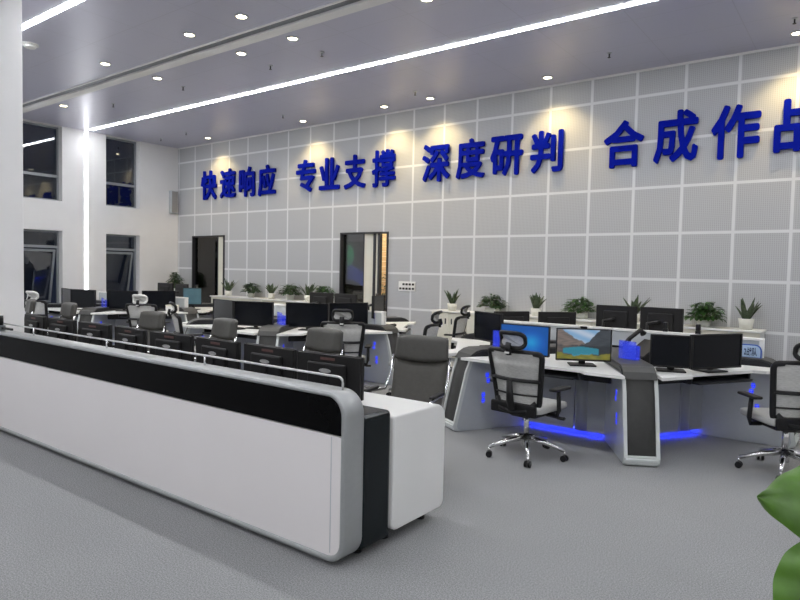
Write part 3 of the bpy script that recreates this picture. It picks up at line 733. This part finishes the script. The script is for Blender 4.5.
def put(m, x, y, facing, z=.75):
    """facing: the world angle (deg) the screen looks towards"""
    m.location = (x, y, z); m.rotation_euler = (0, 0, rad(facing + 90)); return m
def bay(p, ang, u, v):
    a = rad(ang); cx, cy = POD[p]; return (cx + u * math.cos(a) - v * math.sin(a), cy + u * math.sin(a) + v * math.cos(a))
G = 'workstation monitors'
m1 = make_monitor('monitor showing a plain blue desktop, behind the near mesh chair', .53, .30, .04, None, picture=blue); put(m1, -2.72, 5.72, -90)
m2 = make_monitor('monitor showing a mountain lake picture', .50, .30, .05, None, picture=lake); put(m2, -2.10, 5.66, -60)
b = B(); box(b, -.03, .03, -.01, .03, .35, .37, bev=.004); obj('webcam', b, 'black', m2)
m3 = make_monitor('smaller dark square monitor right of the centre wing, left of a wider one', .37, .29, .04, 'scr_dark'); put(m3, -1.38, 5.90, -70)
m4 = make_monitor('wide dark monitor at the right workstation, left of the numbered sign', .60, .31, .035, 'scr_dark'); put(m4, -1.075, 6.17, -31)
dk = make_monitor('dark monitor at the left corner of the right workstation, seen at a slant', .53, .33, .07, 'scr_dark'); dk['group'] = G; put(dk, *bay(0, 210, 1.26, .16), 243)
cnt = [0]
def dm(x, y, f, label, z=.75): return dup(dk, (x, y, z), rad(f + 90), label, G)
# far side of the right workstation (we see the backs)
m5 = make_monitor('black monitor back left of the tallest pair beyond the right workstation', .50, .33, .14, 'scr_dark', 'arm', detail=False); m5['group'] = 'raised monitors beyond the partitions'; put(m5, -2.53, 7.92, 92)
def hm(x, y, f, label, z=.75): return dup(m5, (x, y, z), rad(f + 90), label)
hm(-1.99, 7.92, 86, 'black monitor back with its right side against the partition end, right of the tallest pair')
dm(-3.72, 7.42, 150, 'black monitor back behind the blue screen, left one of that pair', z=.70)
dm(-3.28, 7.86, 140, 'black monitor back behind the blue screen, right one of that pair', z=.70)
# middle workstation
mA = make_monitor('large black monitor left in the right bay of the middle workstation', .60, .34, .04, 'scr_dark'); mA['group'] = 'large dark monitors'; put(mA, *bay(1, -30, 1.30, -.30), -60)
def lm(x, y, f, label, z=.75): return dup(mA, (x, y, z), rad(f + 90), label)
lm(*bay(1, -30, 1.22, .32), -25, 'large black monitor right in the right bay of the middle workstation')
lm(*bay(1, -90, 1.34, -.28), -100, 'large black monitor left in the front bay of the middle workstation')
lm(*bay(1, -90, 1.30, .33), -70, 'large black monitor right in the front bay of the middle workstation')
hm(-7.62, 7.9, 95, 'raised black monitor back beyond the middle workstation, left one', z=.72)
hm(-7.05, 7.9, 88, 'raised black monitor back beyond the middle workstation, second from left', z=.72)
hm(-6.15, 7.62, 40, 'raised black monitor back beyond the middle workstation, below the left side of the doorway', z=.76)
hm(-5.80, 7.22, 20, 'raised black monitor back beyond the middle workstation, below the right side of the doorway', z=.76)
# left workstation
lm(*bay(2, -90, 1.30, -.30), -100, 'large black monitor left in the front bay of the left workstation')
lm(*bay(2, -90, 1.30, .32), -75, 'large black monitor right in the front bay of the left workstation')
lm(*bay(2, -30, 1.30, -.30), -60, 'large black monitor left in the right bay of the left workstation')
lm(*bay(2, -30, 1.25, .32), -20, 'large black monitor right in the right bay of the left workstation')
hm(-12.4, 7.95, 95, 'raised black monitor back beyond the left workstation, left one')
hm(-11.8, 7.95, 85, 'raised black monitor back beyond the left workstation, middle one')
hm(-11.0, 7.75, 50, 'raised black monitor back beyond the left workstation, right one')
ps = make_monitor('pale teal lit screen beside the bushy corner plant', .36, .33, .10, 'palescreen'); put(ps, -10.55, 7.35, -50)

# blue acrylic holders
def make_holder(label):
    t = thing('acrylic_holder', label, 'acrylic holder')
    b = B(); box(b, -.10, .10, -.004, .004, .0, .17, bev=.002); obj('front_sheet', b, 'blueacrylic', t)
    b = B(); box(b, -.10, .10, .05, .056, 0, .13, bev=.002); box(b, -.10, .10, .004, .05, 0, .006); obj('pocket', b, 'blueacrylic', t)
    return t
hd = None
for p, ang, r, rz, lab in ((0, 300, 1.28, -25, 'blue acrylic holder standing on the centre wing right of the lake picture screen'),
                      (0, 240, 1.30, 15, 'blue acrylic holder on the wing left of the blue screen'),
                      (1, 300, 1.28, -25, 'blue acrylic holder on the middle workstation, left of a large dark monitor'),
                      (1, 0, 1.35, -10, 'blue acrylic holder on the middle workstation beside the aisle'),
                      (1, 240, 1.30, 10, 'blue acrylic holder on the middle workstation, left of its front bay'),
                      (2, 300, 1.28, -20, 'blue acrylic holder on the left workstation, between its two front bays'),
                      (2, 0, 1.35, 0, 'blue acrylic holder on the right wing of the left workstation')):
    a = rad(ang); x = POD[p][0] + r * math.cos(a); y = POD[p][1] + r * math.sin(a)
    if hd is None: hd = make_holder(lab); hd.location = (x, y, .82); hd.rotation_euler = (0, 0, rad(rz)); hd['group'] = 'blue acrylic holders'
    else: dup(hd, (x, y, .82), rad(rz), lab)

# numbered sign at the end of the right partition
t = thing('number_sign', 'pale blue sign reading 2 with dark Chinese characters at the right end of the partition', 'sign', (-.98, 6.985, .815))
b = B(); prism(b, rrect(-.20, .17, 0, .135, [.01, .01, .06, .01], 5), -.01, .0, 'Y'); obj('plate', b, 'signblue', t)
b = B(); prism(b, rrect(-.19, .158, .010, .124, [.005, .005, .05, .005], 5), -.014, -.010, 'Y'); pl = obj('face', b, 'signpale', t)
me = text_mesh('2战队', .018, .01); s = .085
for v in me.vertices: v.co = (v.co.x * .045 + .016, -.016 - v.co.z * .1, v.co.y * s + .032)
me.materials.clear(); me.materials.append(M['signtext']); o = bpy.data.objects.new('sign_text', me); C.objects.link(o); o.parent = pl

# keyboards, mouse, phone
def make_kb(label):
    t = thing('keyboard', label, 'keyboard'); b = B(); box(b, -.22, .22, -.065, .065, 0, .018, bev=.004); obj('body', b, 'black', t)
    b = B()
    for r in range(5):
        for c in range(15): box(b, -.205 + c * .0275, -.182 + c * .0275, -.055 + r * .023, -.036 + r * .023, .018, .023)
    obj('keys', b, 'darkplastic', t); return t
kb = make_kb('black keyboard on the desk in front of the blue screen'); kb.location = (*bay(0, -90, 1.50, -.25), .75); kb['group'] = 'keyboards'
dup(kb, (*bay(0, -30, 1.45, .15), .675), rad(60), 'black keyboard on the pull out tray under the right bay')
dup(kb, (*bay(1, -90, 1.50, .10), .75), 0, 'black keyboard on the front bay of the middle workstation')
t = thing('computer_mouse', 'small black mouse on the white desk beside the aisle', 'mouse', (*bay(1, 30, 1.45, -.25), .75)); 
b = B(); pad(b, .07, .11, .04, .019, xf((0, 0, .02))); obj('shell', b, 'black', t)
b = B(); box(b, -.004, .004, .02, .04, .036, .043, bev=.002); obj('wheel', b, 'darkplastic', t)
t = thing('desk_phone', 'black desk phone with raised handset on the right workstation, beside the blue holder', 'phone', (-1.72, 6.25, .75), rad(-30)); t.scale = (1.35, 1.35, 1.35)
b = B(); prism(b, [(-.09, 0), (.09, 0), (.09, .17), (-.09, .06)], -.09, .09, 'X', bev=.006); obj('body', b, 'black', t)
b = B(); tube(b, [(-.12, -.06, .12), (-.12, -.02, .17), (-.12, .08, .23), (-.12, .11, .20)], [.025, .016, .016, .025], 8); obj('handset', b, 'black', t)
for x, lab in ((-1.72, 'left of the two small black webcams on the partition above the dark monitors'), (-1.40, 'right of the two small black webcams on the partition above the dark monitors')):
    t = thing('webcam', lab, 'webcam', (x, 7.04, 1.01)); b = B(); box(b, -.025, .025, -.025, .025, 0, .03, bev=.004); obj('foot', b, 'black', t)
    b = B(); box(b, -.022, .022, -.03, .02, .03, .10, bev=.008); obj('camera_head', b, 'black', t)
# white cloth-like box on the left workstation
t = thing('storage_box', 'small white box on the right wing of the left workstation', 'box', (*bay(2, -30, 1.45, .55), .75), rad(20))
b = B(); box(b, -.09, .09, -.08, .08, 0, .10, bev=.006); obj('body', b, 'desk_white', t)
b = B(); box(b, -.093, .093, -.083, .083, .10, .125, bev=.004); obj('lid', b, 'cream', t)

# ------------------------------------------------------------------ wall cabinets
def make_cab(label, w):
    t = thing('low_cabinet', label, 'cabinet'); b = B(); box(b, 0, w, .02, .42, .06, .87); obj('carcass', b, 'desk_white', t)
    b = B(); box(b, .01, w - .01, .05, .41, 0, .06); obj('plinth', b, 'satin', t)
    for s in (0, 1):
        x0 = .005 + s * w / 2; x1 = x0 + w / 2 - .01; b = B(); box(b, x0, x1, 0, .02, .07, .865, bev=.003); d = obj('door', b, 'cream', t)
        hx = x1 - .06 if s == 0 else x0 + .06; b = B(); box(b, hx - .008, hx + .008, -.02, 0, .66, .76, bev=.004); obj('handle', b, 'framedark', d)
    return t
cab = None
for i in range(7):
    lab = 'low cream cabinet against the right part of the lettered wall, %s' % ['at the left end', 'second from the left end', 'third from the left end', 'fourth from the left end', 'third from the right end', 'second from the right end', 'at the right end'][i]
    loc = (-6.38 + i * .75, YB - .435, 0)
    if cab is None: cab = make_cab(lab, .748); cab.location = loc; cab['group'] = 'low cabinets along the wall'
    else: dup(cab, loc, 0, lab)
for i in range(5):
    dup(cab, (-12.88 + i * .75, YB - .435, 0), 0, 'low cream cabinet between the two doorways, %s' % ['at the left end', 'second from left', 'in the middle', 'second from right', 'at the right end'][i])
c = make_cab('narrow low cabinet in the far left corner under the bushy plant', .52); c.location = (-14.87, YB - .435, 0)
for n_, x0, x1, lab in (('cabinet_top', -6.40, -1.11, 'pale worktop along the cabinets on the right part of the wall'), ('cabinet_top', -12.90, -9.11, 'pale worktop along the cabinets between the two doorways'), ('cabinet_top', -14.89, -14.33, 'pale worktop on the corner cabinet')):
    b = B(); box(b, x0, x1, YB - .46, YB - .005, .87, .895, bev=.004); tag(obj(n_, b, 'desk_white'), lab, 'worktop')

# ------------------------------------------------------------------ plants
def leaf(bm, base, dirv, L, w, droop, n=5, fold=.15):
    dirv = Vector(dirv).normalized(); up = Vector((0, 0, 1)); s = dirv.cross(up)
    if s.length < .1: s = Vector((1, 0, 0))
    s.normalize(); p = Vector(base); rows = []; d = dirv.copy()
    for i in range(n + 1):
        u = i / n; ww = w * math.sin(PI * min(.98, .12 + u * .88)) ** .8
        nn = s.cross(d).normalized()
        rows.append((bm.verts.new(p - s * ww / 2 + nn * fold * ww), bm.verts.new(p), bm.verts.new(p + s * ww / 2 + nn * fold * ww)))
        p = p + d * L / n; d = (d + Vector((0, 0, -droop / n))).normalized()
    for i in range(n):
        A, Bq = rows[i], rows[i + 1]
        bm.faces.new((A[0], A[1], Bq[1], Bq[0])).smooth = True; bm.faces.new((A[1], A[2], Bq[2], Bq[1])).smooth = True
def pot_mesh(r, h, square=False):
    b = B()
    if square:
        ring(b, rrect(-r, r, -r * .6, r * .6, .015, 3), rrect(-r + .01, r - .01, -r * .6 + .01, r * .6 - .01, .01, 3), 0, h, 'Z'); box(b, -r + .005, r - .005, -r * .6 + .005, r * .6 - .005, 0, .02)
    else:
        N = 20; prof = [(0, 0), (r * .78, 0), (r, h), (r * .9, h), (r * .85, h * .85), (0, h * .85)]; rings = []
        for rr, z in prof: rings.append([b.verts.new((max(rr, .001) * math.cos(2 * PI * k / N), max(rr, .001) * math.sin(2 * PI * k / N), z)) for k in range(N)])
        for i in range(len(rings) - 1):
            for k in range(N): b.faces.new((rings[i][k], rings[i][(k + 1) % N], rings[i + 1][(k + 1) % N], rings[i + 1][k])).smooth = (i == 1)
        b.faces.new(rings[0][::-1]); b.faces.new(rings[-1])
    return b
def bushy(label, loc, R, H, potr=.09, poth=.11, square=False, n=150, m='leafdark', seed=0):
    rnd = random.Random(seed); t = thing('potted_plant', label, 'plant', loc, 0, 'potted plants on the cabinets')
    obj('pot', pot_mesh(potr, poth, square), 'pot', t)
    b = B(); cyl(b, (0, 0, poth * .8), (0, 0, poth * .88), potr * .55 if square else potr * .84, n=16); obj('soil', b, 'soil', t)
    b = B(); bs = B()
    for i in range(n):
        a = rnd.uniform(0, 2 * PI); el = rnd.uniform(-.25, 1.45); rr = rnd.uniform(.45, 1.0)
        c = Vector((math.cos(a) * math.cos(el) * R * rr, math.sin(a) * math.cos(el) * R * rr * .8, poth + .03 + max(-.03, math.sin(el)) * H * rr))
        d = Vector((math.cos(a), math.sin(a), rnd.uniform(-.2, .7)))
        leaf(b, c - d.normalized() * .02, d, rnd.uniform(.08, .13), rnd.uniform(.045, .07), 1.0, 4)
        if i % 5 == 0: tube(bs, [(0, 0, poth * .8), (c.x * .4, c.y * .4, poth + .04), c], .003, 5)
    obj('foliage', b, m, t); obj('stems', bs, 'stem', t); return t
def spiky(label, loc, H, n=14, seed=0, potr=.09, poth=.13):
    rnd = random.Random(seed); t = thing('spiky_plant', label, 'plant', loc, 0, 'potted plants on the cabinets')
    obj('pot', pot_mesh(potr, poth), 'pot', t); b = B(); cyl(b, (0, 0, poth * .8), (0, 0, poth * .88), potr * .84, n=16); obj('soil', b, 'soil', t)
    b = B()
    for i in range(n):
        a = rnd.uniform(0, 2 * PI); q = rnd.uniform(.1, .75); d = Vector((math.cos(a) * q, math.sin(a) * q, 1))
        leaf(b, (math.cos(a) * potr * .4, math.sin(a) * potr * .4, poth * .8), d, H * rnd.uniform(.7, 1.15), .068, -.1 if q < .4 else .25, 6, .25)
    obj('foliage', b, 'leafspike', t); return t
yp = YB - .24; ZT = .895
spiky('spiky plant in a white pot by the left doorway, first of the left row', (-12.46, yp, ZT), .34, 12, 1)
bushy('bushy plant in a white pot, second of the left row', (-11.62, yp, ZT), .24, .20, seed=2)
spiky('compact spiky plant in a white pot, third of the left row', (-10.92, yp, ZT), .24, 16, 3)
bushy('bushy dark plant in a white pot, fourth of the left row', (-10.30, yp, ZT), .26, .21, seed=4)
spiky('tall leaved spiky plant in a white pot, fifth of the left row', (-9.74, yp, ZT), .30, 14, 5)
bushy('bushy green plant in a white pot beside the right doorway, last of the left row', (-9.27, yp, ZT), .25, .21, m='leafmid', seed=6)
bushy('large dark bushy plant on the corner cabinet against the left wall', (-14.55, yp - .08, ZT), .21, .38, .11, .14, n=230, seed=7)
spiky('spiky aloe like plant in a white pot on the left end of the right cabinets', (-6.06, yp, ZT), .28, 11, 8)
bushy('bushy plant in a low square pot, second of the right row', (-5.24, yp, ZT), .25, .20, .11, .09, True, seed=9)
spiky('grey green spiky plant behind the monitor backs, third of the right row', (-4.42, yp, ZT), .26, 20, 10)
bushy('bushy green plant in a square pot, fourth of the right row', (-3.67, yp, ZT), .25, .21, .11, .10, True, m='leafmid', seed=11)
spiky('spiky plant mostly hidden behind the raised monitor pair', (-2.83, yp, ZT), .30, 16, 12)
bushy('rounded bright green bushy plant in a white pot, second from the right end', (-1.86, yp, ZT), .25, .22, .10, .10, m='leafmid', seed=13, n=190)
spiky('upright spiky plant in a white pot at the right end of the cabinets', (-1.33, yp, ZT), .30, 15, 14, .10, .15)
bushy('leafy plant in the room beyond the right hand doorway', (-8.74, YB + 1.2, .0), .26, 1.2, .16, .3, n=220, seed=15)

# foreground broad leaved plant; its pot stands out of frame on the right
t = thing('broadleaf_plant', 'large foreground plant whose two broad green leaves enter at the lower right corner', 'plant', (.42, 1.05, 0))
obj('pot', pot_mesh(.17, .34), 'pot', t)
b = B(); cyl(b, (0, 0, .27), (0, 0, .30), .14, n=20); obj('soil', b, 'soil', t)
def big_leaf(base, tip, w, sag, nrm):
    base = Vector(base); tip = Vector(tip); ax = tip - base; L = ax.length; ax.normalize(); nv = Vector(nrm).normalized(); s = ax.cross(nv).normalized(); nv = s.cross(ax).normalized()
    b = B(); n, m = 28, 12; rows = []
    for i in range(n + 1):
        u = i / n; hw = w / 2 * (math.sin(PI * u ** .80) ** .75) * (1 if u < .97 else .6) + .001; row = []
        for j in range(m + 1):
            q = -1 + 2 * j / m
            rip = .006 * math.sin(u * 30 - abs(q) * 5) * abs(q) * (1 - abs(q) * .3)
            p = base + ax * (u * L) + s * (q * hw) + nv * (.02 * abs(q) ** 1.0 + rip - sag * u * u - .03 * q * q)
            row.append(b.verts.new(p))
        rows.append(row)
    for i in range(n):
        for j in range(m): b.faces.new((rows[i][j], rows[i][j + 1], rows[i + 1][j + 1], rows[i + 1][j])).smooth = True
    return b
lv = [((.09, 1.25, 1.255), (-.14, 1.235, 1.22), .175, .0, (.1, -.75, .6)), ((.0, 1.24, 1.185), (-.067, 1.15, .985), .15, .0, (.25, -.85, .45)),
      ((.5, 1.15, 1.45), (.72, 1.0, 1.5), .18, .03, (0, -.3, 1)), ((.45, .9, 1.2), (.5, .65, 1.22), .16, .03, (0, -.2, 1)), ((.4, 1.2, 1.35), (.3, 1.48, 1.42), .16, .03, (0, .2, 1))]
org = Vector((.42, 1.05, 0)); bs = B()
for a_, t_, w, sg, nr in lv:
    a0 = Vector(a_) - org; obj('leaf', big_leaf(a0, Vector(t_) - org, w, sg, nr), 'leafbig', t)
    tube(bs, [(0, 0, .28), (a0.x * .15, a0.y * .2, .6), (a0.x * .45, a0.y * .5, a0.z * .8), tuple(a0)], [.012, .010, .007, .005], 8)
obj('stems', bs, 'stem', t)

# ------------------------------------------------------------------ added corridor fill lamps, world, camera
for x, e_, col in ((-8.6, 50, (1, .85, .6)), (-12.6, 20, (1, .93, .8))):  # unseen lamps, added to brighten the space behind both doorways
    t = thing('corridor_fill_lamp', 'added unseen lamp to light the room beyond the %s doorway' % ('right' if x > -10 else 'left'), 'fill lamp', (x, YB + 1.0, 3.0))
    b = B(); cyl(b, (0, 0, .03), (0, 0, 1.73), .01, n=8); obj('cord', b, 'black', t)
    b = B(); cyl(b, (0, 0, 0), (0, 0, .03), .15, n=20); obj('shade', b, 'lampwarm', t)
    l = bpy.data.lights.new('bulb', 'POINT'); l.energy = e_; l.color = col; l.shadow_soft_size = .12
    lo = bpy.data.objects.new('bulb', l); C.objects.link(lo); lo.parent = t; lo.location = (0, 0, -.16)
w = bpy.data.worlds.new('night'); S.world = w; w.use_nodes = True
w.node_tree.nodes['Background'].inputs['Color'].default_value = (.004, .005, .009, 1)
w.node_tree.nodes['Background'].inputs['Strength'].default_value = 1.0

cam = bpy.data.cameras.new('camera'); co = bpy.data.objects.new('camera', cam); C.objects.link(co); S.camera = co
cam.sensor_width = 36; cam.lens = 626.852 / 800 * 36; cam.clip_start = .05; cam.clip_end = 100
v1 = Vector((-438 - 400, -(253 - 300), -626.852)).normalized(); v2 = Vector((870 - 400, -(280.5 - 300), -626.852)).normalized()
Xc = -v1; Yc = (v2 - Xc * Xc.dot(v2)).normalized(); Zc = Xc.cross(Yc)
R = Matrix((Xc, Yc, Zc)).to_4x4()
co.matrix_world = Matrix.Translation((0, 0, 1.6)) @ R

vs = S.view_settings; S.display_settings.display_device = 'sRGB'
vs.view_transform = 'Standard'; vs.look = 'None'; vs.gamma = 1; vs.use_curve_mapping = False; vs.exposure = 1.55
